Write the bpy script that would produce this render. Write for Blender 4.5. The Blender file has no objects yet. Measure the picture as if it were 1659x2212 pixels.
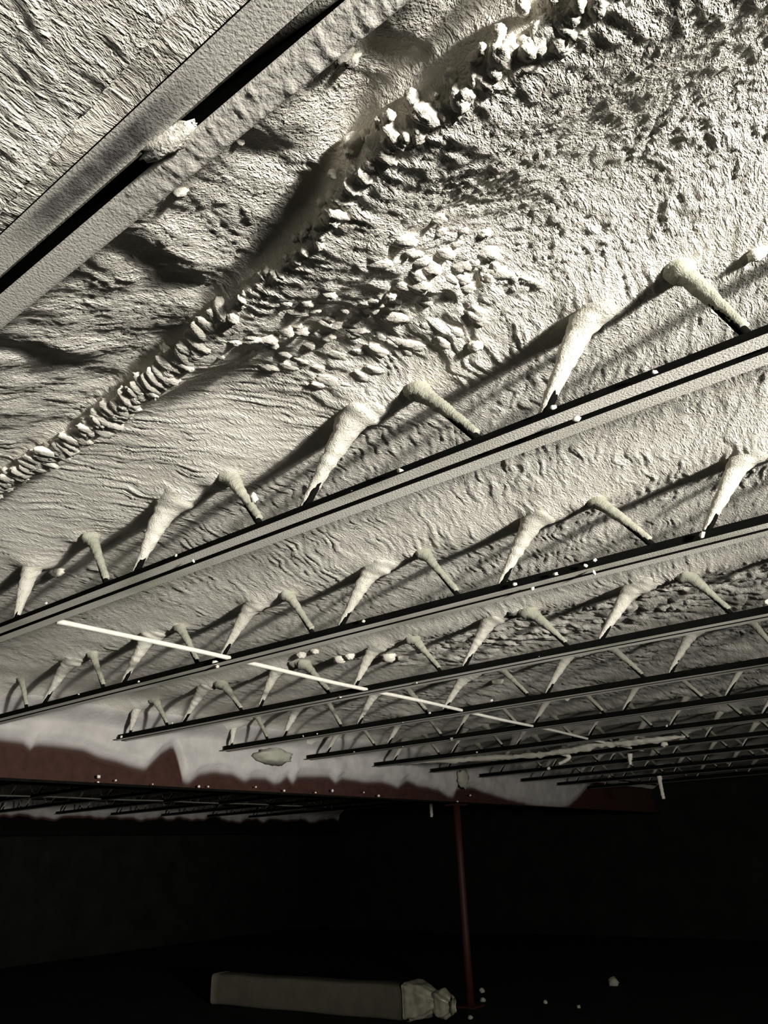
import bpy, math, random
import numpy as np
from mathutils import Matrix, Vector

random.seed(7)
scene = bpy.context.scene
C = scene.collection

# ------------------------------------------------------------------ camera
# X runs along the joists, Y across them, Z up; camera at the origin, floor at z = -1.8
cam_d = bpy.data.cameras.new('camera')
cam_d.sensor_fit = 'VERTICAL'
cam_d.sensor_height = 36.0
cam_d.sensor_width = 27.0
cam_d.lens = 36.0 * 1605.4 / 2212.0
cam_d.clip_start = 0.01
cam = bpy.data.objects.new('camera', cam_d)
C.objects.link(cam)
PITCH, ROLL, YAW = math.radians(24.795), math.radians(-2.298), math.radians(-36.45)
fwd = Vector((math.sin(YAW)*math.cos(PITCH), math.cos(YAW)*math.cos(PITCH), math.sin(PITCH)))
rt = Vector((math.cos(YAW), -math.sin(YAW), 0))
upv = rt.cross(fwd)
r2 = math.cos(ROLL)*rt + math.sin(ROLL)*upv
u2 = -math.sin(ROLL)*rt + math.cos(ROLL)*upv
cam.matrix_world = Matrix(((r2.x, u2.x, -fwd.x, 0), (r2.y, u2.y, -fwd.y, 0), (r2.z, u2.z, -fwd.z, 0), (0, 0, 0, 1)))
scene.camera = cam

# ------------------------------------------------------------------ world, lamp, exposure
world = bpy.data.worlds.new('world')
scene.world = world
world.use_nodes = True
bg = world.node_tree.nodes['Background']
bg.inputs['Color'].default_value = (0.95, 1.0, 0.86, 1)
bg.inputs['Strength'].default_value = 0.11

# work light on a stand, out of frame right; added soft fill lifts shadows
LAMP = Vector((5.4, -0.12, -0.03))
def spot_lamp(name, energy, size, aim, soft):
    d = bpy.data.lights.new(name, 'SPOT')
    d.energy = energy; d.color = (1.0, 0.98, 0.93); d.shadow_soft_size = soft
    d.spot_size = math.radians(size); d.spot_blend = 1.0
    o = bpy.data.objects.new(name, d); C.objects.link(o)
    o.location = LAMP
    o.rotation_euler = (Vector(aim)-LAMP).to_track_quat('-Z', 'Y').to_euler()
spot_lamp('work_light_beam', 4200, 47, (-6.0, 3.5, 0.85), 0.15)
spot_lamp('added_soft_fill', 3100, 120, (-2.0, 6.5, 4.5), 0.60)

vs = scene.view_settings
vs.view_transform = 'Standard'
vs.look = 'None'
vs.exposure = 0.14
vs.gamma = 1.0
vs.use_curve_mapping = False

# ------------------------------------------------------------------ pixel ray -> real point (used only to place things at their measured distance)
CR, CU, CF = np.array(r2), np.array(u2), np.array(fwd)
def ray(px, py):
    return CR*(px-829.5)/1605.4 - CU*(py-1106)/1605.4 + CF
def on_z(px, py, z):
    d = ray(px, py); return d*z/d[2]
def on_y(px, py, y):
    d = ray(px, py); return d*y/d[1]
def on_x(px, py, x):
    d = ray(px, py); return d*x/d[0]

# ------------------------------------------------------------------ noise
_rng = np.random.RandomState(3)
_ang = _rng.rand(8, 256, 256)*2*np.pi
_GX, _GY = np.cos(_ang), np.sin(_ang)
def perlin(x, y, s=0):
    s = s % 8
    x = np.asarray(x, float); y = np.asarray(y, float)
    xi = np.floor(x).astype(int); yi = np.floor(y).astype(int)
    fx = x-xi; fy = y-yi
    u = fx*fx*fx*(fx*(fx*6-15)+10); v = fy*fy*fy*(fy*(fy*6-15)+10)
    def g(i, j):
        a = (xi+i) & 255; b = (yi+j) & 255
        return _GX[s, a, b]*(fx-i) + _GY[s, a, b]*(fy-j)
    a = g(0, 0); b = g(1, 0); c = g(0, 1); d = g(1, 1)
    return 1.5*((a+(b-a)*u)*(1-v) + (c+(d-c)*u)*v)
def fbm(x, y, s=0, o=3):
    r = 0; a = 1.0
    for k in range(o):
        r = r + a*perlin(x*2**k+13.7*k, y*2**k+5.1*k, s+k); a *= 0.5
    return r
def sstep(a, b, x):
    t = np.clip((x-a)/(b-a), 0, 1); return t*t*(3-2*t)

# ------------------------------------------------------------------ mesh / object helpers
def mesh_np(name, verts, faces, mats, smooth=True, midx=None):
    me = bpy.data.meshes.new(name)
    v = np.asarray(verts, dtype=np.float32)
    if isinstance(faces, np.ndarray):
        n, k = faces.shape
        me.vertices.add(len(v)); me.vertices.foreach_set('co', v.ravel())
        me.loops.add(n*k); me.loops.foreach_set('vertex_index', faces.astype(np.int32).ravel())
        me.polygons.add(n); me.polygons.foreach_set('loop_start', np.arange(0, n*k, k, dtype=np.int32))
        me.polygons.foreach_set('loop_total', np.full(n, k, dtype=np.int32))
        me.update(calc_edges=True)
    else:
        me.from_pydata([tuple(map(float, q)) for q in v], [], faces); me.update()
    for m in (mats if isinstance(mats, (list, tuple)) else [mats]):
        me.materials.append(m)
    me.polygons.foreach_set('use_smooth', np.full(len(me.polygons), smooth, dtype=bool))
    if midx is not None:
        me.polygons.foreach_set('material_index', np.asarray(midx, dtype=np.int32))
    return me
def obj(name, me, parent=None, loc=(0, 0, 0)):
    o = bpy.data.objects.new(name, me); C.objects.link(o)
    o.location = loc
    if parent is not None: o.parent = parent
    return o
def tag(o, label=None, cat=None, group=None, kind=None):
    if label: o['label'] = label
    if cat: o['category'] = cat
    if group: o['group'] = group
    if kind: o['kind'] = kind
    return o
def empty(name, loc, label, cat, group=None):
    o = bpy.data.objects.new(name, None); C.objects.link(o)
    o.location = loc; o.empty_display_size = 0.1
    return tag(o, label, cat, group)
def box_vf(x0, x1, y0, y1, z0, z1):
    v = [(x0,y0,z0),(x1,y0,z0),(x1,y1,z0),(x0,y1,z0),(x0,y0,z1),(x1,y0,z1),(x1,y1,z1),(x0,y1,z1)]
    f = [(0,3,2,1),(4,5,6,7),(0,1,5,4),(1,2,6,5),(2,3,7,6),(3,0,4,7)]
    return v, f
def box(name, b, mat, parent=None, off=(0, 0, 0)):
    v, f = box_vf(*b)
    v = [(p[0]-off[0], p[1]-off[1], p[2]-off[2]) for p in v]
    return obj(name, mesh_np(name, v, f, mat, smooth=False), parent)
def grid_faces(nu, nv, wrap=False):
    i = np.arange(nu-1)[:, None]; j = np.arange(nv if wrap else nv-1)[None, :]
    a = i*nv+j; b = (i+1)*nv+j; jn = (j+1) % nv
    return np.stack([a, b, (i+1)*nv+jn+0*a, i*nv+jn+0*a], -1).reshape(-1, 4)
def tube_mesh(name, P, R, mat, seg=12, rough=0.0, rs=40.0, side=None, ribs=0.0, seed=0, ends=True):
    """tube along points P (n,3) with radii R (n,); rough = relative lump size"""
    P = np.asarray(P, float); n = len(P); R = np.asarray(R, float)*np.ones(n)
    T = np.gradient(P, axis=0); T /= np.linalg.norm(T, axis=1)[:, None]
    ref = np.array([0, 1.0, 0]) if abs(T[0, 1]) < 0.9 else np.array([1.0, 0, 0])
    A = np.cross(T, ref); A /= np.linalg.norm(A, axis=1)[:, None]; B = np.cross(T, A)
    s = np.concatenate([[0], np.cumsum(np.linalg.norm(np.diff(P, axis=0), axis=1))])
    th = np.linspace(0, 2*np.pi, seg, endpoint=False)
    S, TH = np.meshgrid(s, th, indexing='ij')
    RR = R[:, None]*np.ones_like(TH)
    if rough:
        nn = np.abs(perlin(S*rs+seed*7.3, np.cos(TH)*1.6+seed, seed)) + 0.6*perlin(S*rs*2.1+3, np.sin(TH)*1.9+5+seed, seed+1) + 0.7*perlin(S*rs*0.35, np.cos(TH+1)+9, seed+2)
        RR = RR*(1+rough*(nn-0.2))
    if ribs:
        RR = RR*(1+ribs*np.sin(S*2*np.pi/0.016+TH*0.6+2*perlin(S*25, TH*0+seed, seed)))
    V = P[:, None]+RR[..., None]*(np.cos(TH)[..., None]*A[:, None]+np.sin(TH)[..., None]*B[:, None])
    if side is not None:
        V = V + (R[:, None, None]*side)
    F = grid_faces(n, seg, wrap=True)
    V = V.reshape(-1, 3)
    if ends:
        V = np.vstack([V, P[0], P[-1]])
        fl = [tuple(q) for q in F]
        m = n*seg
        for j in range(seg):
            fl.append((j, (j+1) % seg, m)); fl.append(((n-1)*seg+(j+1) % seg, (n-1)*seg+j, m+1))
        return mesh_np(name, V, fl, mat)
    return mesh_np(name, V, F, mat)
def blob_mesh(name, mat, sx, sy, sz, lump=0.25, freq=2.2, seed=0, sub=2):
    import bmesh
    bm = bmesh.new(); bmesh.ops.create_icosphere(bm, subdivisions=sub, radius=1.0)
    for v in bm.verts:
        c = v.co.copy()
        a = float(perlin(c.x*freq+seed*3.1, c.y*freq+c.z*1.7*freq+seed*1.3, seed))
        b = float(perlin(c.z*freq*2+seed, c.x*freq*2-c.y*freq, seed+2))
        k = 1+lump*(abs(a)*1.6-0.3)+lump*0.5*b
        v.co = Vector((c.x*sx*k, c.y*sy*k, c.z*sz*k))
    me = bpy.data.meshes.new(name); bm.to_mesh(me); bm.free()
    me.materials.append(mat)
    me.polygons.foreach_set('use_smooth', np.ones(len(me.polygons), dtype=bool))
    return me

# ------------------------------------------------------------------ materials
def new_mat(name, rough=0.9, spec=0.2):
    m = bpy.data.materials.new(name); m.use_nodes = True
    nt = m.node_tree; b = nt.nodes['Principled BSDF']
    b.inputs['Roughness'].default_value = rough
    b.inputs['Specular IOR Level'].default_value = spec
    return m, nt, b
def nd(nt, t, **kw):
    n = nt.nodes.new(t)
    for k, v in kw.items(): setattr(n, k, v)
    return n
def noise_node(nt, vec, scale, detail=3, rough=0.55, ntype=None):
    n = nd(nt, 'ShaderNodeTexNoise')
    n.inputs['Scale'].default_value = scale; n.inputs['Detail'].default_value = detail; n.inputs['Roughness'].default_value = rough
    nt.links.new(vec, n.inputs['Vector']); return n
def ramp(nt, fac, stops):
    r = nd(nt, 'ShaderNodeValToRGB')
    while len(r.color_ramp.elements) < len(stops): r.color_ramp.elements.new(0.5)
    for e, (p, c) in zip(r.color_ramp.elements, stops):
        e.position = p; e.color = (*c, 1)
    nt.links.new(fac, r.inputs['Fac']); return r
def foam_material(name, c0, c1, bump=0.006, fine=1.0, stretch=(1.0, 0.33, 1.0)):
    m, nt, b = new_mat(name, 0.85, 0.25)
    tc = nd(nt, 'ShaderNodeTexCoord')
    geo = nd(nt, 'ShaderNodeNewGeometry')
    vec = geo.outputs['Position']
    cn = noise_node(nt, vec, 3.5, 4)
    cr = ramp(nt, cn.outputs['Fac'], [(0.32, c0), (0.68, c1)])
    nt.links.new(cr.outputs['Color'], b.inputs['Base Color'])
    mp = nd(nt, 'ShaderNodeMapping'); mp.inputs['Scale'].default_value = stretch
    nt.links.new(vec, mp.inputs['Vector'])
    # domain warp
    w = noise_node(nt, vec, 9.0, 2)
    wm = nd(nt, 'ShaderNodeVectorMath', operation='SCALE'); wm.inputs['Scale'].default_value = 0.03
    nt.links.new(w.outputs['Color'], wm.inputs[0])
    ad = nd(nt, 'ShaderNodeVectorMath', operation='ADD')
    nt.links.new(mp.outputs['Vector'], ad.inputs[0]); nt.links.new(wm.outputs['Vector'], ad.inputs[1])
    a = noise_node(nt, ad.outputs['Vector'], 75*fine, 3, 0.6)
    # billow |n-0.5|
    s1 = nd(nt, 'ShaderNodeMath', operation='SUBTRACT'); s1.inputs[1].default_value = 0.5
    nt.links.new(a.outputs['Fac'], s1.inputs[0])
    ab = nd(nt, 'ShaderNodeMath', operation='ABSOLUTE'); nt.links.new(s1.outputs[0], ab.inputs[0])
    f2 = noise_node(nt, vec, 260*fine, 2, 0.5)
    mx = nd(nt, 'ShaderNodeMath', operation='MULTIPLY_ADD'); mx.inputs[1].default_value = 0.12
    nt.links.new(f2.outputs['Fac'], mx.inputs[0]); nt.links.new(ab.outputs[0], mx.inputs[2])
    bp = nd(nt, 'ShaderNodeBump'); bp.inputs['Strength'].default_value = 1.0; bp.inputs['Distance'].default_value = bump
    nt.links.new(mx.outputs[0], bp.inputs['Height'])
    nt.links.new(bp.outputs['Normal'], b.inputs['Normal'])
    return m
FC0, FC1 = (0.60, 0.565, 0.49), (0.72, 0.68, 0.60)
M_foam = foam_material('spray_foam', FC0, FC1, bump=0.013)
M_nod = foam_material('spray_foam_lumps', (0.54, 0.51, 0.44), (0.66, 0.62, 0.54), bump=0.005, fine=0.9, stretch=(1, 1, 1))
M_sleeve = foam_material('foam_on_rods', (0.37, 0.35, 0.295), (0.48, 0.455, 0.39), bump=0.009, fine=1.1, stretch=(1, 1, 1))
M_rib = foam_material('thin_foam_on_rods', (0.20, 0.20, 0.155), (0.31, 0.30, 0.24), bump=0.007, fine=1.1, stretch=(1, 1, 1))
M_smooth = foam_material('smooth_foam', (0.55, 0.52, 0.48), (0.66, 0.63, 0.58), bump=0.003, fine=0.4, stretch=(1, 1, 1))

def simple(name, col, rough=0.7, spec=0.3, var=0.25, scale=12):
    m, nt, b = new_mat(name, rough, spec)
    geo = nd(nt, 'ShaderNodeNewGeometry')
    n = noise_node(nt, geo.outputs['Position'], scale, 4)
    c0 = tuple(c*(1-var) for c in col); c1 = tuple(min(1, c*(1+var)) for c in col)
    r = ramp(nt, n.outputs['Fac'], [(0.3, c0), (0.7, c1)])
    nt.links.new(r.outputs['Color'], b.inputs['Base Color'])
    return m
M_steel = simple('black_steel', (0.004, 0.004, 0.0036), 0.85, 0.0)
M_red = simple('red_oxide_paint', (0.030, 0.013, 0.010), 0.7, 0.1)
M_redcol = simple('red_oxide_column', (0.028, 0.008, 0.005), 0.6, 0.2)
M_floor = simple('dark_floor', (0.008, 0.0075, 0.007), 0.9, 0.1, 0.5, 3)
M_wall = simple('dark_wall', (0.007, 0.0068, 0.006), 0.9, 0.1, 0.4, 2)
M_white = simple('overspray_white', (0.50, 0.48, 0.42), 0.8, 0.2, 0.1, 30)
M_wrap = simple('brown_wrap', (0.06, 0.053, 0.039), 0.7, 0.2, 0.15, 6)
M_plastic = simple('crumpled_plastic', (0.17, 0.16, 0.12), 0.35, 0.5, 0.3, 14)
def coat_material(name, dark_patch=False):
    """thin foam overspray on steel: beige with greener thin patches"""
    m, nt, b = new_mat(name, 0.85, 0.2)
    geo = nd(nt, 'ShaderNodeNewGeometry'); vec = geo.outputs['Position']
    mp = nd(nt, 'ShaderNodeMapping'); mp.inputs['Scale'].default_value = (0.9, 2.5, 1); nt.links.new(vec, mp.inputs['Vector'])
    n = noise_node(nt, mp.outputs['Vector'], 1.8, 3)
    r = ramp(nt, n.outputs['Fac'], [(0.34, (0.48, 0.47, 0.38)), (0.46, (0.68, 0.645, 0.56)), (0.62, (0.78, 0.74, 0.66))])
    if dark_patch:
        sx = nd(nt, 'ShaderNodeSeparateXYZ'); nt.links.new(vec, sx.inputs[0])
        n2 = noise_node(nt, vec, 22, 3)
        # darker patch along the middle of the near leg, x -1.05 .. -0.70
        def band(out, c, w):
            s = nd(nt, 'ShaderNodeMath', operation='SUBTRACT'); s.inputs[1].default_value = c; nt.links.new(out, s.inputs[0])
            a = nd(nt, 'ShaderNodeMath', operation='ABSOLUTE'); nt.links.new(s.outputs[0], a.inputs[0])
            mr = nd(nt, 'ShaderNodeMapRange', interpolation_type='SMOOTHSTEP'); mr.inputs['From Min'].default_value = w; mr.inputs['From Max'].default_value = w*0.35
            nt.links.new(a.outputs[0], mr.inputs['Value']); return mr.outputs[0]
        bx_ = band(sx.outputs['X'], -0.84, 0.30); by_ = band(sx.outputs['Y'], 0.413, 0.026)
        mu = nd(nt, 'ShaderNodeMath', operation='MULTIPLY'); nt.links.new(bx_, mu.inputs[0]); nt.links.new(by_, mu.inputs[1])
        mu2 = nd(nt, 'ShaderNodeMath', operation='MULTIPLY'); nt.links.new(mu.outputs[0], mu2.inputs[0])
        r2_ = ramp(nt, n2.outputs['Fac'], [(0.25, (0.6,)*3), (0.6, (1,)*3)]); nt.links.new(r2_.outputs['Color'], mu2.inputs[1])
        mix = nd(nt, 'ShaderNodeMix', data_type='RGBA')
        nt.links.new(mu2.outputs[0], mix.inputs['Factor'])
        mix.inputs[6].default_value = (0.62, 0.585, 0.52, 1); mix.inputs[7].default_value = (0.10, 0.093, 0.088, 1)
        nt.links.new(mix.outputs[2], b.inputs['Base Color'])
    else:
        nt.links.new(r.outputs['Color'], b.inputs['Base Color'])
    f = noise_node(nt, vec, 170, 3, 0.6)
    bp = nd(nt, 'ShaderNodeBump'); bp.inputs['Strength'].default_value = 0.3 if dark_patch else 0.35; bp.inputs['Distance'].default_value = 0.006
    nt.links.new(f.outputs['Fac'], bp.inputs['Height']); nt.links.new(bp.outputs['Normal'], b.inputs['Normal'])
    return m
M_coat = coat_material('overspray_on_chord')
M_coat0 = coat_material('overspray_with_dark_patch', True)

# ------------------------------------------------------------------ layout numbers
JY = [0.449, 1.627, 2.77, 3.99, 5.20, 6.42, 7.65, 8.90, 10.18, 11.50, 12.85, 14.2]   # joist centre lines
GX = -6.04              # girder web
ZB = 1.0                # underside of the bottom chords
FLOOR = -1.8
XR, XL2 = 8.0, -17.0
YF, YB = -2.5, 18.0

RODS = {   # image end points (top, bottom) of each web rod, put on that joist's own plane
 1: [('/', (75,1190), (37,1317)), ('\\', (202,1172), (240,1245)), ('/', (390,1025), (287,1230)), ('\\', (482,1005), (575,1120)),
     ('/', (760,900), (645,1095)), ('\\', (910,845), (1055,935)), ('/', (1295,595), (1160,895)), ('\\', (1430,547), (1630,710))],
 2: [('\\', (47,1467), (62,1525)), ('/', (140,1442), (90,1515)), ('\\', (205,1425), (230,1477)), ('/', (305,1400), (262,1470)),
     ('\\', (395,1365), (435,1425)), ('/', (530,1327), (472,1417)), ('\\', (627,1290), (685,1357)), ('/', (795,1240), (727,1345)),
     ('\\', (925,1205), (1000,1275)), ('/', (1150,1120), (1070,1245)), ('\\', (1290,1080), (1425,1165)), ('/', (1602,980), (1512,1145))],
 3: [('/', (300,1512), (280,1580)), ('\\', (337,1512), (367,1562)), ('/', (430,1500), (392,1557)), ('\\', (480,1475), (530,1532)),
     ('/', (585,1470), (557,1527)), ('\\', (665,1440), (720,1492)), ('/', (795,1420), (760,1485)), ('\\', (895,1380), (960,1447)),
     ('/', (1050,1350), (995,1440)), ('\\', (1140,1315), (1237,1390)), ('/', (1350,1290), (1287,1380)), ('\\', (1485,1240), (1590,1317))],
 4: [('/', (505,1572), (500,1605)), ('\\', (560,1555), (582,1590)), ('/', (635,1540), (610,1587)), ('\\', (715,1527), (742,1567)),
     ('/', (800,1510), (770,1565)), ('\\', (887,1495), (930,1535)), ('/', (995,1472), (952,1532)), ('\\', (1100,1460), (1150,1502)),
     ('/', (1215,1432), (1175,1500)), ('\\', (1335,1410), (1400,1460)), ('/', (1480,1387), (1440,1452)), ('\\', (1635,1355), (1690,1410))],
}
PANEL = 0.843
def rod_list(j, x0, x1):
    """(kind, top point, bottom point) for joist j between x0 and x1"""
    y = JY[j]; out = []
    right = -99
    if j in RODS and x1 > -6:
        for k, a, b in RODS[j]:
            A = on_y(*a, y); B = on_y(*b, y)
            A[2] = min(max(A[2], 1.22), 1.40); B[2] = 1.03
            d = A-B; A = B + d*((1.36-B[2])/d[2]) if d[2] > 0.15 else A
            A[0] = min(max(A[0], B[0]-0.5), B[0]+0.5)
            out.append((k, A, B)); right = max(right, A[0], B[0])
    rr = random.Random(j*11+int(abs(x0)))
    k = -24
    ph = -0.66 + rr.uniform(-.05, .05)*(j > 4)
    while k < 22:
        xn = ph + PANEL*k; k += 1
        for kind, xb, xa in (('\\', xn-0.06, xn-0.06-0.27), ('/', xn+0.06, xn+0.06+0.27)):
            lo, hi = min(xa, xb), max(xa, xb)
            if lo < x0+0.05 or hi > x1-0.02: continue
            if lo < right+0.12: continue
            out.append((kind, np.array([xa+rr.uniform(-.02, .02), y, 1.36]), np.array([xb, y, 1.03])))
    return out
JRODS = {}
for j in range(1, len(JY)):
    JRODS[j] = rod_list(j, -5.92, 1.6)
BAY2 = list(range(4, len(JY)))
JRODS2 = {j: rod_list(j, -15.1, -6.25) for j in BAY2}

# foam ridge crest: pixel rays met at the crest's own height
RIDGE_PX = [((1280,0),1.11), ((1140,80),1.11), ((1000,200),1.115), ((870,280),1.12), ((770,360),1.135), ((680,530),1.16), ((550,620),1.185),
            ((400,775),1.215), ((200,935),1.235), ((0,1052),1.25)]
RP = np.array([on_z(a, b, z) for (a, b), z in RIDGE_PX])[::-1]
RXs = np.concatenate([[-6.2, -4.2], RP[:, 0], [0.0, 0.12, 0.6, 2.0, XR]])
RYs = np.concatenate([[1.12, 1.12], RP[:, 1], [0.735, 0.73, 0.72, 0.72, 0.72]])
RZs = np.concatenate([[1.32, 1.31], RP[:, 2], [1.11, 1.11, 1.13, 1.2, 1.3]])
_tx = np.arange(-6.2, XR, 0.01); _k = np.exp(-(np.arange(-24, 25)/9.0)**2); _k /= _k.sum()
_ty = np.convolve(np.pad(np.interp(_tx, RXs, RYs), 24, mode='edge'), _k, mode='valid')
_tz = np.convolve(np.pad(np.interp(_tx, RXs, RZs), 24, mode='edge'), _k, mode='valid')
def ridge_y(x): return np.interp(x, _tx, _ty) + 0.006*perlin(np.asarray(x)*9, np.asarray(x)*0+2.2, 4)
def ridge_z(x): return np.interp(x, _tx, _tz)

# ------------------------------------------------------------------ foam ceiling surface z(x, y)
def billow(x, y, s): return np.abs(perlin(x, y, s))
def foam_z(x, y, detail=True):
    x = np.asarray(x, float); y = np.asarray(y, float)
    z = 1.355 + 0.010*fbm(x*1.1, y*1.6, 1, 3)
    # droop around every joist's buried top chord
    for j, yj in enumerate(JY):
        if j == 0: continue
        d = y-yj
        z = z - (0.042+0.015*perlin(x*1.7, x*0+j, 5))*np.exp(-(d/0.22)**2)
    # tents where the rods enter the foam
    for src in (JRODS, JRODS2):
        for j, rl in src.items():
            for kind, A, B in rl:
                dx = x-(A[0]+(0.03 if kind == '/' else -0.03)); dy = y-JY[j]
                w = 0.085 if kind == '/' else 0.06
                msk = (np.abs(dx) < 0.3) & (np.abs(dy) < 0.3)
                if msk.any():
                    z = np.where(msk, z-(0.026 if kind == '/' else 0.015)*np.exp(-(dx**2+(dy*0.9)**2)/w**2), z)
    # zone by the near chord: foam filled down to the flanges
    near = 1.024 + 0.032*sstep(-1.0, -0.3, x) + 0.08*sstep(0.30, -0.5, y) + 0.012*fbm(x*3, y*3, 6, 2)
    wn = sstep(0.50, 0.40, y)
    z0b = z.copy()
    rec = 1.205 + 0.085*sstep(-0.7, -1.8, x)
    # fill beyond the chord, rising away from it, with transverse valleys where the buried webs stand
    t = np.clip((y-0.50)/(ridge_y(x)-0.04-0.50), 0, 1)**0.8
    fill = 1.05 + (rec-1.05)*t + 0.010*fbm(x*5, y*5, 3, 2)
    for xv, yv, sl in ((-1.06, 0.62, 0.35), (-0.70, 0.60, 0.10), (-0.43, 0.62, -0.05), (-1.55, .7, .3), (-2.1, .7, .3)):
        u = x-(xv+sl*(y-0.6)*-1.0)
        fill = fill + 0.009*np.exp(-(u/0.035)**2)*sstep(0.5, 0.6, y)*sstep(0.95, 0.75, y) - 0.010*np.exp(-((u-0.09)/0.06)**2)*sstep(0.48, 0.58, y)*sstep(0.9, 0.72, y)
    ry = ridge_y(x); rz = ridge_z(x)
    d = y-ry
    wf = sstep(0.10, -0.04, d)
    z = z*(1-wf) + np.minimum(fill, z+0.0)*wf
    z = z*(1-wn) + near*wn
    # the ridge: steep near side, long far slope
    rightness = sstep(-2.0, -0.5, x)
    ell = 0.07 + 0.30*rightness
    back = 0.030 + 0.012*(1-rightness)
    prof = np.where(d < 0, np.exp(-(d/back)**2), np.exp(-(d/ell)**2))
    amp = np.maximum(z-rz, 0)
    amp = np.maximum(amp, 0)*sstep(-5.0, -3.2, x)
    z = z - amp*prof
    # added out-of-view foam bead beside the near chord, shading the recess by the ridge
    shade_bead = sstep(0.02, 0.10, x)*sstep(0.9, 0.6, x)*np.exp(-((y-(0.61-0.06*(x-0.1)))/0.035)**2)
    z = z - shade_bead*np.maximum(z-1.055, 0)
    # girder fillets
    z = z - 0.20*np.exp(-np.maximum(x-(GX+0.03), 0)/0.22)*(x > GX) - 0.20*np.exp(-np.maximum((GX-0.03)-x, 0)/0.22)*(x <= GX)
    z = np.maximum(z, 1.02)
    # groove along the near side of the sunk chord; nothing pokes into its gap
    gw = 0.010+0.028*sstep(-1.15, -0.35, x)+0.004*perlin(x*30, x*0+3, 2)
    z = z + 0.075*sstep(0.388-gw-0.006, 0.388-gw+0.004, y)*sstep(0.505, 0.485, y)
    if not detail: return z
    # ---- relief
    wx = x + 0.03*fbm(x*7, y*7, 2, 2); wy = y + 0.03*fbm(x*7+9, y*7+4, 3, 2)
    bend = 0.10*fbm(x*1.1+3, y*1.1, 4, 2)
    left = sstep(-0.9, -1.5, x)*sstep(1.9, 1.5, y)*sstep(0.55, 0.7, y)
    far = sstep(1.65, 1.9, y)
    def frame(a):
        return (wx*math.cos(a)+wy*math.sin(a)+bend, -wx*math.sin(a)+wy*math.cos(a))
    U0, W0 = frame(0.15); U1, W1 = frame(-0.62); U2, W2 = frame(0.42)
    def rip(l, w, s, o=0):
        return (billow(U0/l+o, W0/w+o, s)*(1-left)*(1-far) + billow(U1/l+o, W1/w+o, s)*left*(1-far) + billow(U2/l+o, W2/w+o, s)*far)
    U, W = U0, W0
    r1 = rip(0.036, 0.30, 0)
    r2_ = rip(0.016, 0.15, 1, 5)
    r3 = billow(wx/0.020, wy/0.024, 2)
    r4 = billow(wx/0.010+3, wy/0.012+8, 3)
    am = 0.75+0.5*sstep(-0.4, 0.5, fbm(x*2.3, y*2.3, 6, 2))
    ripple = 0.0052*r1+0.0046*r2_+0.0010*r4
    pop = 0.0052*r3+0.0024*r4+0.0045*billow(U/0.055, W/0.14, 4)
    wpop = sstep(-0.85, -0.6, x)*sstep(0.02, 0.12, d)*sstep(1.62, 1.45, y)
    wrec = sstep(0.55, 0.65, y)*sstep(0.02, -0.08, d)
    h = ripple*(1-wpop)+pop*wpop*1.15
    h = h*(1-0.5*wrec) + wrec*0.5*(0.006*billow(wx/0.045, wy/0.06, 5)+0.005*r3+0.002*r4)
    # ripple crests by the near chord run across it
    wa = sstep(0.46, 0.40, y)
    h = h*(1-wa) + wa*(0.0042*billow(wx/0.022+0.35*perlin(x*8, y*8, 1), wy/0.085, 6)+0.0018*r3)
    # large glob zone
    gl = sstep(-1.45, -1.2, x)*sstep(-0.52, -0.72, x)*sstep(0.03, 0.12, d)*sstep(1.58, 1.36, y)
    g = 0.014*np.maximum(billow(U/0.085, W/0.16, 5)-0.12, 0) + 0.008*billow(U/0.05+7, W/0.085, 6)
    h = h + gl*g
    rg = sstep(4.1, 4.4, y)*sstep(5.15, 4.9, y)*sstep(-3.6, -2.8, x) + 0.5*sstep(5.3, 5.6, y)*sstep(8.5, 7.5, y)
    h = h + rg*(0.022*billow(wx/0.16, wy/0.20, 2)+0.014*billow(wx/0.07, wy/0.09, 4))
    # cauliflower fingers running away from the ridge edge
    fg = sstep(-0.035, 0.0, d)*sstep(0.17, 0.05, d)*sstep(-1.25, -0.95, x)
    fu = x - 0.25*d + 0.010*fbm(x*22, y*22, 5, 2)
    finger = 0.013*billow(fu/0.034, y/0.16, 3) + 0.005*billow(fu/0.017+4, y/0.04, 6) + 0.003*r4
    h = h*(1-fg) + fg*finger
    # ribs wrapped over the ridge bead
    rb = np.exp(-((d+0.01)/0.05)**2)*sstep(-5, -3, x)*sstep(-0.95, -1.25, x)
    h = h*(1-0.6*rb) + rb*(0.008*billow(x/0.045+0.8*perlin(x*6, y*6, 2)+y*5, y/0.12, 7)+0.008*r3)
    return z - h*am

def graded(stops):
    """stops: (value, spacing) -> coordinates whose step follows the spacing"""
    out = [stops[0][0]]
    vs_ = [s[0] for s in stops]; ss = [s[1] for s in stops]
    while out[-1] < vs_[-1]:
        out.append(out[-1]+float(np.interp(out[-1], vs_, ss)))
    return np.array(out)
gx = graded([(XL2, .09), (-6.6, .06), (-6.0, .025), (-4.0, .016), (-2.6, .0085), (-1.6, .0062), (0.35, .0062), (0.7, .02), (2, .06), (XR, .2)])
gy = graded([(YF, .10), (-0.1, .03), (0.1, .0065), (1.7, .0065), (3.0, .010), (4.2, .016), (7, .03), (12, .05), (YB, .10)])
XX, YY = np.meshgrid(gx, gy, indexing='ij')
ZZ = foam_z(XX, YY)
cv = np.stack([XX, YY, ZZ], -1).reshape(-1, 3)
cf = grid_faces(len(gx), len(gy))[:, ::-1]
ceiling = obj('ceiling', mesh_np('ceiling', cv, np.ascontiguousarray(cf), M_foam))
tag(ceiling, 'rippled off-white spray foam covering the whole roof deck', kind='structure')

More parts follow.
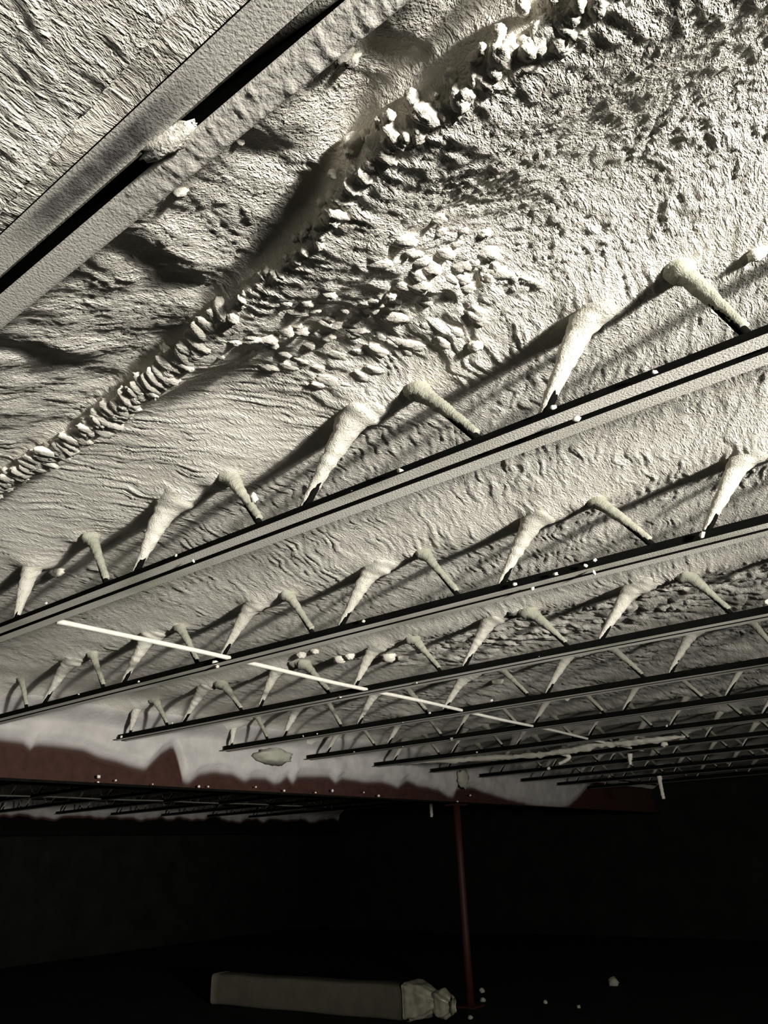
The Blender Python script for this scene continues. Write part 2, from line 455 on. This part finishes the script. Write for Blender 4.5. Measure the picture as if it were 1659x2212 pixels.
# ------------------------------------------------------------------ room shell
def struct(name, b, mat, label):
    o = box(name, b, mat); tag(o, label, kind='structure'); return o
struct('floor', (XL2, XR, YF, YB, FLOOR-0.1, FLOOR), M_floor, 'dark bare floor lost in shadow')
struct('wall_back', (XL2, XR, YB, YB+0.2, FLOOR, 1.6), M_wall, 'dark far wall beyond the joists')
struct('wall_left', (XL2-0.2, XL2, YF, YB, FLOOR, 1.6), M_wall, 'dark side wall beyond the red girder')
# walls at right and behind viewer left out, letting background fill lift the shade

# ------------------------------------------------------------------ joists
LEG, TH_, GAP = 0.050, 0.006, 0.025
def angle_mesh(name, x0, x1, side, coat):
    """one chord angle; local y=0 at the joist centre; side=-1 near, +1 far; slot 0 steel, slot 1 coated underside"""
    s = side; g = GAP/2
    prof = [(s*g, 0), (s*(g+LEG), 0), (s*(g+LEG), TH_), (s*(g+TH_), TH_), (s*(g+TH_), LEG), (s*g, LEG)]
    n = 40
    xs = np.linspace(x0, x1, n)
    v = []; f = []; mi = []
    for i, x in enumerate(xs):
        for a, b in prof: v.append((x, a, b))
    for i in range(n-1):
        for k in range(6):
            q = (i*6+k, i*6+(k+1) % 6, (i+1)*6+(k+1) % 6, (i+1)*6+k)
            f.append(q if s > 0 else q[::-1]); mi.append(1 if k == 0 else 0)
    for base, rev in ((0, s > 0), ((n-1)*6, s < 0)):
        q1 = [base+0, base+1, base+2, base+3]; q2 = [base+0, base+3, base+4, base+5]
        for q in (q1, q2):
            f.append(tuple(q[::-1] if rev else q)); mi.append(0)
    return mesh_np(name, v, f, [M_steel, coat], smooth=False, midx=mi)
def sleeve(kind, A, B, fat, seed, hi=True):
    """foam hanging on a rod, thick at the ceiling end and thinning downwards (A top, B bottom, local)"""
    n = 46 if hi else 16; seg = 18 if hi else 9
    t = np.linspace(0, 1, n)
    end = 0.93 if kind == '/' else 0.86
    P = A[None]+(B-A)[None]*(t*end)[:, None]
    if kind == '/':
        R = 0.0125+0.036*fat*np.clip(1-t, 0, 1)**1.15 + 0.038*fat*np.exp(-(t/0.20)**2)
        sd = np.array([0.35, 0, 0])*(1-t)[:, None, None]
    else:
        R = 0.0145+0.020*fat*np.clip(1-t*1.15, 0, 1)**1.5 + 0.010*fat*np.exp(-((t-0.2)/0.07)**2) + 0.025*fat*np.exp(-(t/0.1)**2)
        sd = np.array([-0.1, 0, 0])*(1-t)[:, None, None]
    R = R*np.where(t > 0.94, 0.9, 1)
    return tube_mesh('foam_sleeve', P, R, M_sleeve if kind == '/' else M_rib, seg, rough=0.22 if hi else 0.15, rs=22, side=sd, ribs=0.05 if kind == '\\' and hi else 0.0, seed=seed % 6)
rod_cache = {}
def add_rods(root, lst, loc, j, hi):
    rr = random.Random(100+j)
    for q, (kind, A, B) in enumerate(lst):
        if hi:
            a = A-np.array(loc); b = B-np.array(loc); fat = rr.uniform(0.85, 1.2)
            if j == 3 and kind == '\\': fat *= 1.7
            P = np.linspace(a, b+np.array([0, 0, -0.02]), 5)
            rod = obj('web_rod', tube_mesh('web_rod', P, np.full(5, 0.0125), M_steel, 10), root)
            obj('foam_sleeve', sleeve(kind, a, b, fat, j*13+q), rod)
        else:
            v = rr.randrange(3); key = (kind, v)
            dx = 0.27 if kind == '/' else -0.27
            if key not in rod_cache:
                a = np.array([dx, 0, 0.36]); b = np.array([0, 0, 0.03])
                P = np.linspace(a, b+np.array([0, 0, -0.02]), 3)
                rod_cache[key] = (tube_mesh('web_rod', P, np.full(3, 0.0125), M_steel, 8), sleeve(kind, a, b, (0.55, 0.85, 1.2)[v], v+2, False))
            rod = obj('web_rod', rod_cache[key][0], root, (B[0]-loc[0], 0, 0))
            obj('foam_sleeve', rod_cache[key][1], rod)
JL = ['steel joist at upper left sunk in foam, only its twin flat chord strips showing',
      'first full open-web joist below the foam ridge, thick foam on its rods',
      'second full open-web joist, crossed by the white bridging rod near its left third',
      'third full open-web joist, its chord end stopping short of the girder foam',
      'fourth full open-web joist from the ridge, chord end hanging before the girder',
      'fifth full open-web joist, ending beside the dark foam clump on the girder',
      'sixth full open-web joist, directly in front of the lumpy foam-covered pipe',
      'seventh full open-web joist, directly behind the lumpy foam-covered pipe',
      'eighth full open-web joist, ending just past the girder column',
      'ninth full open-web joist, dim, far toward the back',
      'tenth full open-web joist, second to last before the darkness',
      'last faint open-web joist before the far darkness']
blob_src = [blob_mesh('foam_blob', M_white, 1, 1, 1, 0.45, 2.0, s, 2) for s in range(4)]
def blob(parent, p, r, s=0, sc=(1, 1, 1), name='foam_blob'):
    o = obj(name, blob_src[s % 4], parent)
    off = Vector(parent.location) if parent is not None else Vector((0, 0, 0))
    o.location = Vector(p)-off
    o.scale = (r*sc[0], r*sc[1], r*sc[2]); o.rotation_euler = (s*1.3, s*0.7, s*2.1)
    return o
JROOT = {}
for j, yj in enumerate(JY):
    x0, x1 = -5.93, 5.0
    loc = (-1.0, yj, ZB)
    root = empty('open_web_joist', loc, JL[j], 'steel joist', 'open-web joists under the foam ceiling')
    JROOT[j] = root
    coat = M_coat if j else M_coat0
    for s in (-1, 1):
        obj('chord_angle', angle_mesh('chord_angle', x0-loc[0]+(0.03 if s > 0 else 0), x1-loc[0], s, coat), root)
    if j: add_rods(root, JRODS[j], loc, j, j <= 4)
ORD = ['leftmost', 'second from the left', 'third from the left', 'fourth from the left', 'fifth from the left', 'sixth from the left', 'seventh from the left', 'farthest right']
for j in BAY2:
    loc = (-10.0, JY[j], ZB)
    root = empty('open_web_joist', loc, 'dim open-web joist beyond the red girder, '+ORD[j-4]+' of that row', 'steel joist', 'joists beyond the girder')
    for s in (-1, 1):
        obj('chord_angle', angle_mesh('chord_angle', -15.1+10, -6.2+10, s, M_coat), root)
    add_rods(root, JRODS2[j], loc, j+20, False)

nodb = [blob_mesh('foam_blob', M_nod, 1, 1, 1, 0.35, 1.6, s_, 3) for s_ in range(3)]
# J0: ripple coat on the far leg, lump and filler in the gap
r0 = JROOT[0]; l0 = np.array(r0.location)
xs = np.arange(-2.6, 1.2, 0.005); ys = np.linspace(JY[0]+GAP/2+0.001, JY[0]+GAP/2+LEG+0.004, 14)
SX, SY = np.meshgrid(xs, ys, indexing='ij')
fade = sstep(-0.92, -0.72, SX+0.05*perlin(SX*20, SY*30, 2))
edge = np.clip(np.minimum(SY-ys[0], ys[-1]-SY)/0.006, 0, 1)**0.5
th_ = 0.0008+fade*(0.002+0.003*billow(SX/0.016+0.5*perlin(SX*9, SY*9, 1), SY/0.04, 2)+0.0015*billow(SX/0.009, SY/0.012, 3))
SZ = ZB - th_*edge + 0.002*(1-edge)
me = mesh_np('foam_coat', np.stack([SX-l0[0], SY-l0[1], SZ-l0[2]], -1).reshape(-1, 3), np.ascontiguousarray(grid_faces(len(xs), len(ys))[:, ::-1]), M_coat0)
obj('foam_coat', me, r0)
p = on_z(352, 303, 0.995)
o = blob(r0, (p[0], JY[0]+0.003, 1.004), 0.02, 1, (2.4, 0.75, 0.9)); o.rotation_euler = (0, 0, 0.1); o.data = nodb[1]
xs = np.linspace(-0.62, 1.2, 90); P = np.stack([xs-l0[0], 0*xs, 0.052-0.040*sstep(-0.62, -0.35, xs)], -1)
obj('gap_filler', tube_mesh('gap_filler', P, np.full(90, 0.0128), M_coat, 10, rough=0.1, rs=30), r0)
# foam lumps along the far leg's edge
for px, py, r in ((345,415,.010), (385,425,.018), (500,310,.010), (515,330,.013), (625,222,.012), (655,190,.012), (690,165,.014), (740,160,.024), (760,190,.02)):
    q = on_z(px, py, 1.07); q[2] = float(foam_z(np.array(q[0]), np.array(q[1]), False)); o = blob(r0, q, r*0.7, int(px), (1, 1.2, 0.7)); o.data = nodb[int(px) % 3]

# foam crumbs stuck to the chords
CR_ = {1: [(865,1020,.013), (1245,905,.010), (1415,805,.007), (418,1212,.006), (760,1062,.005), (380,1200,.006), (1195,880,.008), (100,1303,.006), (548,1075,.016), (940,1000,.004)],
       2: [(785,1342,.009), (1265,1222,.008), (1283,1237,.010), (1200,1240,.011), (1150,1272,.009), (1112,1262,.009), (1285,1210,.007), (300,1474,.010), (170,1500,.006), (465,1432,.016), (470,1440,.011), (1517,1156,.013)],
       3: [(735,1505,.010), (1165,1420,.006), (232,1597,.020), (262,1592,.014), (372,1562,.008), (1657,1300,.014), (900,1475,.006)],
       4: [(655,1590,.008), (685,1585,.009), (870,1560,.007), (928,1540,.01), (1062,1513,.01)],
       5: [(975,1596,.02), (870,1612,.008), (765,1625,.01), (1225,1510,.02)], 6: [(1440,1568,.012), (1030,1625,.01)],
       7: [(1435,1608,.035), (1185,1660,.02)], 8: [(1360,1640,.03)], }
for j, l in CR_.items():
    for i, (px, py, r) in enumerate(l):
        q = on_y(px, py, JY[j]-0.045); blob(JROOT[j], q, r*0.8, i+j, (1, 1.3, .8))

# ------------------------------------------------------------------ bridging rod
xs = np.linspace(1.72, 9.3, 60)
brx = -3.14
P = np.stack([np.full(60, 0.0), xs-1.72, 0.004*np.sin(xs*3)], -1)
br = obj('bridging_rod', tube_mesh('bridging_rod', P, np.full(60, 0.0125), M_white, 10, rough=0.10, rs=9), None, (brx, 1.72, ZB+0.024))
tag(br, 'long foam-whitened bridging rod running crosswise over the joist chords', 'bridging rod')
xs = np.linspace(2.9, 12.5, 60)
P = np.stack([np.full(60, 0.0), xs-2.9, 0.004*np.sin(xs*3)], -1)
br = obj('bridging_rod', tube_mesh('bridging_rod', P, np.full(60, 0.0125), M_coat, 8), None, (-11.7, 2.9, ZB+0.024))
tag(br, 'faint bridging rod across the dim joists beyond the girder', 'bridging rod')

# ------------------------------------------------------------------ girders
OUT = [(-60,1588),(0,1595),(55,1603),(72,1616),(84,1605),(148,1612),(186,1618),(219,1631),(274,1648),(319,1662),(338,1641),(354,1624),(378,1610),(388,1633),(401,1688),(414,1688),(435,1671),
       (473,1667),(506,1671),(534,1686),(548,1680),(578,1680),(597,1692),(610,1688),(625,1677),(637,1692),(648,1676),(715,1676),(730,1690),(744,1680),(788,1688),(831,1688),(865,1700),
       (884,1685),(908,1697),(951,1705),(973,1721),(983,1721),(992,1702),(1019,1700),(1077,1719),(1101,1726),(1149,1738),(1190,1742)]
OYZ = np.array([on_x(a, b, -5.99) for a, b in OUT])
def overspray_material():
    m, nt, b = new_mat('foam_feathering_on_girder', 0.85, 0.2)
    at = nd(nt, 'ShaderNodeAttribute', attribute_name='cover')
    geo = nd(nt, 'ShaderNodeNewGeometry')
    n = noise_node(nt, geo.outputs['Position'], 5, 4)
    r = ramp(nt, n.outputs['Fac'], [(0.3, (0.27, 0.255, 0.24)), (0.7, (0.36, 0.34, 0.32))])
    mix = nd(nt, 'ShaderNodeMix', data_type='RGBA')
    nt.links.new(at.outputs['Fac'], mix.inputs['Factor'])
    mix.inputs[6].default_value = (0.030, 0.013, 0.010, 1)
    nt.links.new(r.outputs['Color'], mix.inputs[7]); nt.links.new(mix.outputs[2], b.inputs['Base Color'])
    f = noise_node(nt, geo.outputs['Position'], 30, 3)
    bp = nd(nt, 'ShaderNodeBump'); bp.inputs['Strength'].default_value = 0.5; bp.inputs['Distance'].default_value = 0.01
    nt.links.new(f.outputs['Fac'], bp.inputs['Height']); nt.links.new(bp.outputs['Normal'], b.inputs['Normal'])
    return m
M_over = overspray_material()
def girder(x, y0, y1, label, lower, paint=M_red):
    root = empty('steel_girder', (x, y0, 0.63), label, 'girder', 'roof girders'); o3 = (x, y0, 0.63)
    box('web', (x-0.006, x+0.006, y0, y1, 0.645, 1.27), paint, root, o3)
    box('bottom_flange', (x-0.11, x+0.11, y0, y1, 0.625, 0.645), M_steel, root, o3)
    box('top_flange', (x-0.11, x+0.11, y0, y1, 1.265, 1.285), M_red, root, o3)
    ys = np.arange(y0+0.02, y1-0.02, 0.035); vs2 = np.linspace(0, 1, 30)
    Yg, V = np.meshgrid(ys, vs2, indexing='ij')
    zl = lower(Yg)
    Z = 1.26 + (zl-0.05-1.26)*V; Z = np.maximum(Z, 0.652)
    below = Z-zl
    cover = sstep(-0.03, 0.05, below)
    thick = 0.012 + 0.05*sstep(0.0, 0.10, below) + 0.02*fbm(Yg*2.2, Z*3.5, 2, 3)*sstep(0.02, 0.12, below) + 0.16*sstep(1.10, 1.26, Z)
    thick = np.maximum(thick, 0.008)
    X = x + thick
    me = mesh_np('foam_coat', np.stack([X-x, Yg-y0, Z-0.63], -1).reshape(-1, 3), np.ascontiguousarray(grid_faces(len(ys), 30)), M_over)
    at = me.attributes.new('cover', 'FLOAT', 'POINT'); at.data.foreach_set('value', cover.astype(np.float32).ravel())
    obj('foam_coat', me, root)
    return root
oy, oz = OYZ[:, 1], OYZ[:, 2]
g1 = girder(GX, YF+0.05, YB-0.05, 'dark red steel girder with ragged foam draped over its upper web', lambda Y: np.interp(Y, oy, oz) + 0.012*perlin(Y*4, Y*0+1, 3) + 0.6*sstep(13.0, 15.2, Y))
g2 = girder(-15.35, YF+0.05, YB-0.05, 'far girder barely visible at the left, foam along its top', lambda Y: 0.98+0.10*fbm(Y*1.4, Y*0+4, 2, 3), M_steel)
for i, (px, py, r) in enumerate(((213,1678,.02), (212,1690,.013), (250,1686,.012), (330,1694,.009), (430,1699,.016), (450,1699,.012), (553,1700,.012), (614,1708,.016), (682,1712,.012), (718,1708,.02), (786,1712,.012), (818,1719,.02), (1016,1718,.018), (988,1732,.02))):
    q = on_x(px, py, GX+0.10); blob(g1, q, r*0.7, i)
# pipe column under the girder
cy = 9.62
col = empty('steel_column', (GX, cy, FLOOR), 'slender rust-red pipe column standing under the girder', 'column')
P = np.array([[0, 0, 0.02], [0, 0, 0.8], [0, 0, 1.6], [0, 0, 0.625-FLOOR-0.02]])
obj('shaft', tube_mesh('shaft', P, np.full(4, 0.052), M_redcol, 20), col)
box('base_plate', (-0.13, 0.13, -0.13, 0.13, 0, 0.02), M_redcol, col)
box('cap_plate', (-0.10, 0.10, -0.13, 0.13, 0.625-FLOOR-0.02, 0.625-FLOOR-0.001), M_redcol, col)
# bearing stub of the joist over the column
def irregular(name, center, r, mat, label, cat, seed, sc=(1, 1, 1), group=None):
    me = blob_mesh(name, mat, r*sc[0], r*sc[1], r*sc[2], 0.32, 1.5, seed, 3)
    o = obj(name, me, None, center); tag(o, label, cat, group); return o
q = on_x(592, 1634, GX+0.16)
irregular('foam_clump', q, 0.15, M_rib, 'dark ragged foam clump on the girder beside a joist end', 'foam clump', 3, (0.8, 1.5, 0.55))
q = on_x(1000, 1682, GX+0.12)
irregular('foam_clump', q, 0.11, M_rib, 'pale foam lump on the girder directly above the column', 'foam clump', 5, (0.6, 1.0, 1.1))

# ------------------------------------------------------------------ foam ridge nodules
ridge = empty('foam_ridge', (-0.6, float(ridge_y(-0.6)), 1.16), 'knobbly ridge of overspilled foam crossing the upper ceiling', 'foam ridge')
nod_src = [blob_mesh('foam_nodule', M_nod, 1, 1, 1, 0.30, 1.2+0.2*s, s, 3) for s in range(6)]
rn = random.Random(21)
def nodule(p, s, rot):
    o = obj('foam_nodule', nod_src[rn.randrange(6)], ridge, Vector(p)-Vector(ridge.location)); o.scale = s; o.rotation_euler = rot; return o
rope_src = [blob_mesh('foam_nodule', M_nod, 1, 1, 1, 0.22, 1.3+.3*s_, s_+1, 3) for s_ in range(3)]
x = -3.3
while x < -1.12:      # rope of folds along the thinner left part
    ry = float(ridge_y(x)); rz = float(ridge_z(x)); w = rn.uniform(0.018, 0.028)
    o = nodule((x, ry+rn.uniform(-.01, .01), rz+0.010), (w*1.2, rn.uniform(0.042, 0.060), rn.uniform(0.013, 0.018)), (rn.uniform(-.2, .2), rn.uniform(-.3, .3), rn.uniform(-0.1, 0.6))); o.data = rope_src[rn.randrange(3)]
    x += rn.uniform(0.022, 0.044)
x = -1.15
while x < 0.55:
    big = float(sstep(-0.95, -0.6, x))
    ry = float(ridge_y(x)); rz = float(ridge_z(x))
    w = rn.uniform(0.010, 0.016)*(0.85+0.3*big)
    nodule((x, ry+rn.uniform(-.006, .018), rz+rn.uniform(-.002, .010)), (w, w*rn.uniform(1.1, 2.0), w*rn.uniform(0.8, 1.1)), (rn.uniform(-.4, .4), rn.uniform(-.4, .4), rn.uniform(-.5, .5)))
    if big > 0.3:
        if rn.random() < 0.55:
            nodule((x, ry-rn.uniform(.015, .035), rz+rn.uniform(.0, .03)), (w*0.6, w*0.7, w*0.8), (0, 0, rn.uniform(0, 3)))
    x += rn.uniform(0.010, 0.020)*(0.9+0.3*big)
# the larger proud knobs at the upper end
for px, py, z, r in ((1148,85,1.12,.018), (1142,100,1.125,.022), (1145,135,1.13,.03), (1075,148,1.13,.014), (1190,105,1.13,.02), (1215,95,1.125,.024), (1240,60,1.12,.024), (1262,25,1.12,.022), (1015,190,1.13,.018), (1000,200,1.135,.015), (1025,230,1.135,.018), (905,290,1.14,.02), (800,340,1.14,.014), (775,395,1.15,.016), (835,325,1.14,.014)):
    q = on_z(px, py, z); r *= 0.72; nodule(q, (r, r*1.1, r), (rn.uniform(0, 1), rn.uniform(0, 1), rn.uniform(0, 3)))
# globs on the lumpy patch
for i in range(95):
    x = rn.uniform(-1.35, -0.55); y = rn.uniform(0.98, 1.5)
    if y < float(ridge_y(x))+0.06: continue
    s = rn.uniform(0.010, 0.022)
    nodule((x, y, float(foam_z(np.array(x), np.array(y)))+s*0.25), (s*rn.uniform(.8, 1.2), s*rn.uniform(1.2, 2.4), s*rn.uniform(.45, .6)), (0, 0, rn.uniform(-.6, .2)))

# isolated knobs of foam on the ceiling
for px, py, z, r in ((122,1238,1.31,.03), (1030,770,1.27,.018), (845,655,1.25,.013), (765,310,1.17,.02), (1640,565,1.29,.018), (650,1412,1.33,.03), (680,1404,1.33,.025), (735,1416,1.32,.04), (755,1409,1.32,.03), (840,1424,1.31,.045), (870,1428,1.31,.035), (1075,1478,1.32,.04)):
    q = on_z(px, py, z); 
    kz = float(foam_z(np.array(q[0]), np.array(q[1])))-r*0.2
    obj('foam_knob', blob_mesh('foam_knob', M_nod, r*1.2, r, r*.9, 0.35, 2.2, int(px) % 7, 3), ceiling, (q[0], q[1], kz))

# ------------------------------------------------------------------ foam covered pipe between the far joists
pts = [((690,1657),8.1), ((760,1650),8.1), ((860,1648),8.1), ((985,1642),8.1), ((1060,1638),8.1), ((1150,1632),8.1), ((1230,1622),8.1), ((1290,1608),8.1), ((1340,1606),8.1), ((1400,1600),8.1), ((1480,1591),8.1)]
K = np.array([on_y(a[0], a[1], y) for a, y in pts])
tt = np.linspace(0, len(K)-1, 120); P = np.stack([np.interp(tt, np.arange(len(K)), K[:, i]) for i in range(3)], -1)
pl = P[0].copy()
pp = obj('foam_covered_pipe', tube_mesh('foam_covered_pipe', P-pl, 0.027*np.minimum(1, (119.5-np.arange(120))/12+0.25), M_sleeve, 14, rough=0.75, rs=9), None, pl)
tag(pp, 'lumpy white foam-covered pipe strung between the far joists', 'pipe')
# drips hanging in the dark
def drip(px0, py0, px1, py1, y, r, label, hook=0.0):
    a = on_y(px0, py0, y); b = on_y(px1, py1, y)
    if a[2] < 1.0: a = a + (a-b)*(1.005-a[2])/(a[2]-b[2])
    t = np.linspace(0, 1, 24)[:, None]
    P = a+(b-a)*t + np.array([1, 0, 0])*hook*np.sin(t*np.pi)
    o = obj('foam_drip', tube_mesh('foam_drip', P-a, r*(1.15-0.5*t[:, 0]), M_nod, 10, rough=0.4, rs=14), None, a)
    tag(o, label, 'foam drip', 'foam drips hanging off the joists')
drip(1213,1627,1207,1650, 8.75, 0.028, 'hooked foam drip hanging below the foam-covered pipe', 0.12)
drip(1360,1628,1362,1652, 10.0, 0.03, 'short foam drip hanging to the right of the hooked one')
drip(1427,1694,1433,1726, 12.8, 0.035, 'straight foam icicle hanging alone in the dark at right')
drip(931,1737,932,1765, 12.8, 0.035, 'thin foam icicle hanging left of the column top')

# ------------------------------------------------------------------ things on the floor
# long wrapped bundle beside the column
A = np.array([-9.45, 8.40]); B = np.array([-6.20, 8.62]); d = (B-A)/np.linalg.norm(B-A); nrm = np.array([-d[1], d[0]])
root = empty('wrapped_bundle', (A[0], A[1], FLOOR), 'long brown wrapped bundle lying on the floor by the column', 'bundle')
L = np.linalg.norm(B-A); n = 24; seg = 20
ss = np.linspace(0, L, n); th = np.linspace(0, 2*np.pi, seg, endpoint=False)
V = []
for s in ss:
    for t in th:
        c, s_ = math.cos(t), math.sin(t); e = 0.28
        cx = math.copysign(abs(c)**e, c)*0.16; cz = math.copysign(abs(s_)**e, s_)*0.185
        q = A+d*s+nrm*cx
        V.append((q[0]-A[0], q[1]-A[1], 0.188+cz+0.004*math.sin(s*5)))
fl = [tuple(q) for q in grid_faces(n, seg, wrap=True)[:, ::-1]] + [tuple(range(seg)), tuple(range((n-1)*seg, n*seg))[::-1]]
obj('wrapping', mesh_np('wrapping', V, fl, M_wrap), root)
def pleated(name, s0, s1, prof, mat, pleats, amp, seed):
    n, seg = 26, 64; V = []
    for i in range(n):
        t = i/(n-1); s = s0+(s1-s0)*t
        hw, hz, cz = prof(t)
        for k in range(seg):
            a = 2*math.pi*k/seg; c, s_ = math.cos(a), math.sin(a); e = 0.3+0.5*t
            q = 1 + amp*(0.4+t)*math.sin(pleats*a+seed+1.5*math.sin(3*t+a)) + 0.10*float(perlin(a*1.3+seed, t*4, seed))
            cx = math.copysign(abs(c)**e, c)*hw*q; z = math.copysign(abs(s_)**e, s_)*hz*q
            p_ = d*s + nrm*cx
            V.append((p_[0], p_[1], max(0.003, cz+z)))
    f = [tuple(q) for q in grid_faces(n, seg, wrap=True)[:, ::-1]] + [tuple(range(seg)), tuple(range((n-1)*seg, n*seg))[::-1]]
    return obj(name, mesh_np(name, V, f, mat), root)
pleated('bunched_end', L-0.06, L+0.34, lambda t: (0.185*(1-0.45*t**2), 0.20*(1-0.5*t**2), 0.205), M_plastic, 9, 0.05, 2)
pleated('twisted_tail', L+0.26, L+0.52, lambda t: (0.08+0.05*math.sin(t*3), 0.07+0.07*math.sin(t*3), 0.22-0.05*t), M_plastic, 6, 0.10, 5)
# loose scraps of foam
for i, (px, py, r, lab) in enumerate(((1041,2140,.05,'small white scrap standing on the floor right of the column foot'), (1043,2160,.045,'second white scrap on the floor right of the column foot'), (1325,2122,.09,'dim foam chunk on the floor far right of the column'), (1016,2198,.035,'tiny foam scrap on the floor at the bottom edge'), (1178,2165,.035,'tiny pale scrap on the floor between column and foam chunk'), (1250,2175,.03,'flat foam crumb on the floor toward the lower right'))):
    dd = ray(px, py); r *= 0.75; q = dd*((FLOOR+r*0.6)/dd[2])
    irregular('foam_scrap', q, r, M_rib, lab, 'foam scrap', i, (1, 1, .9), 'foam scraps on the floor')
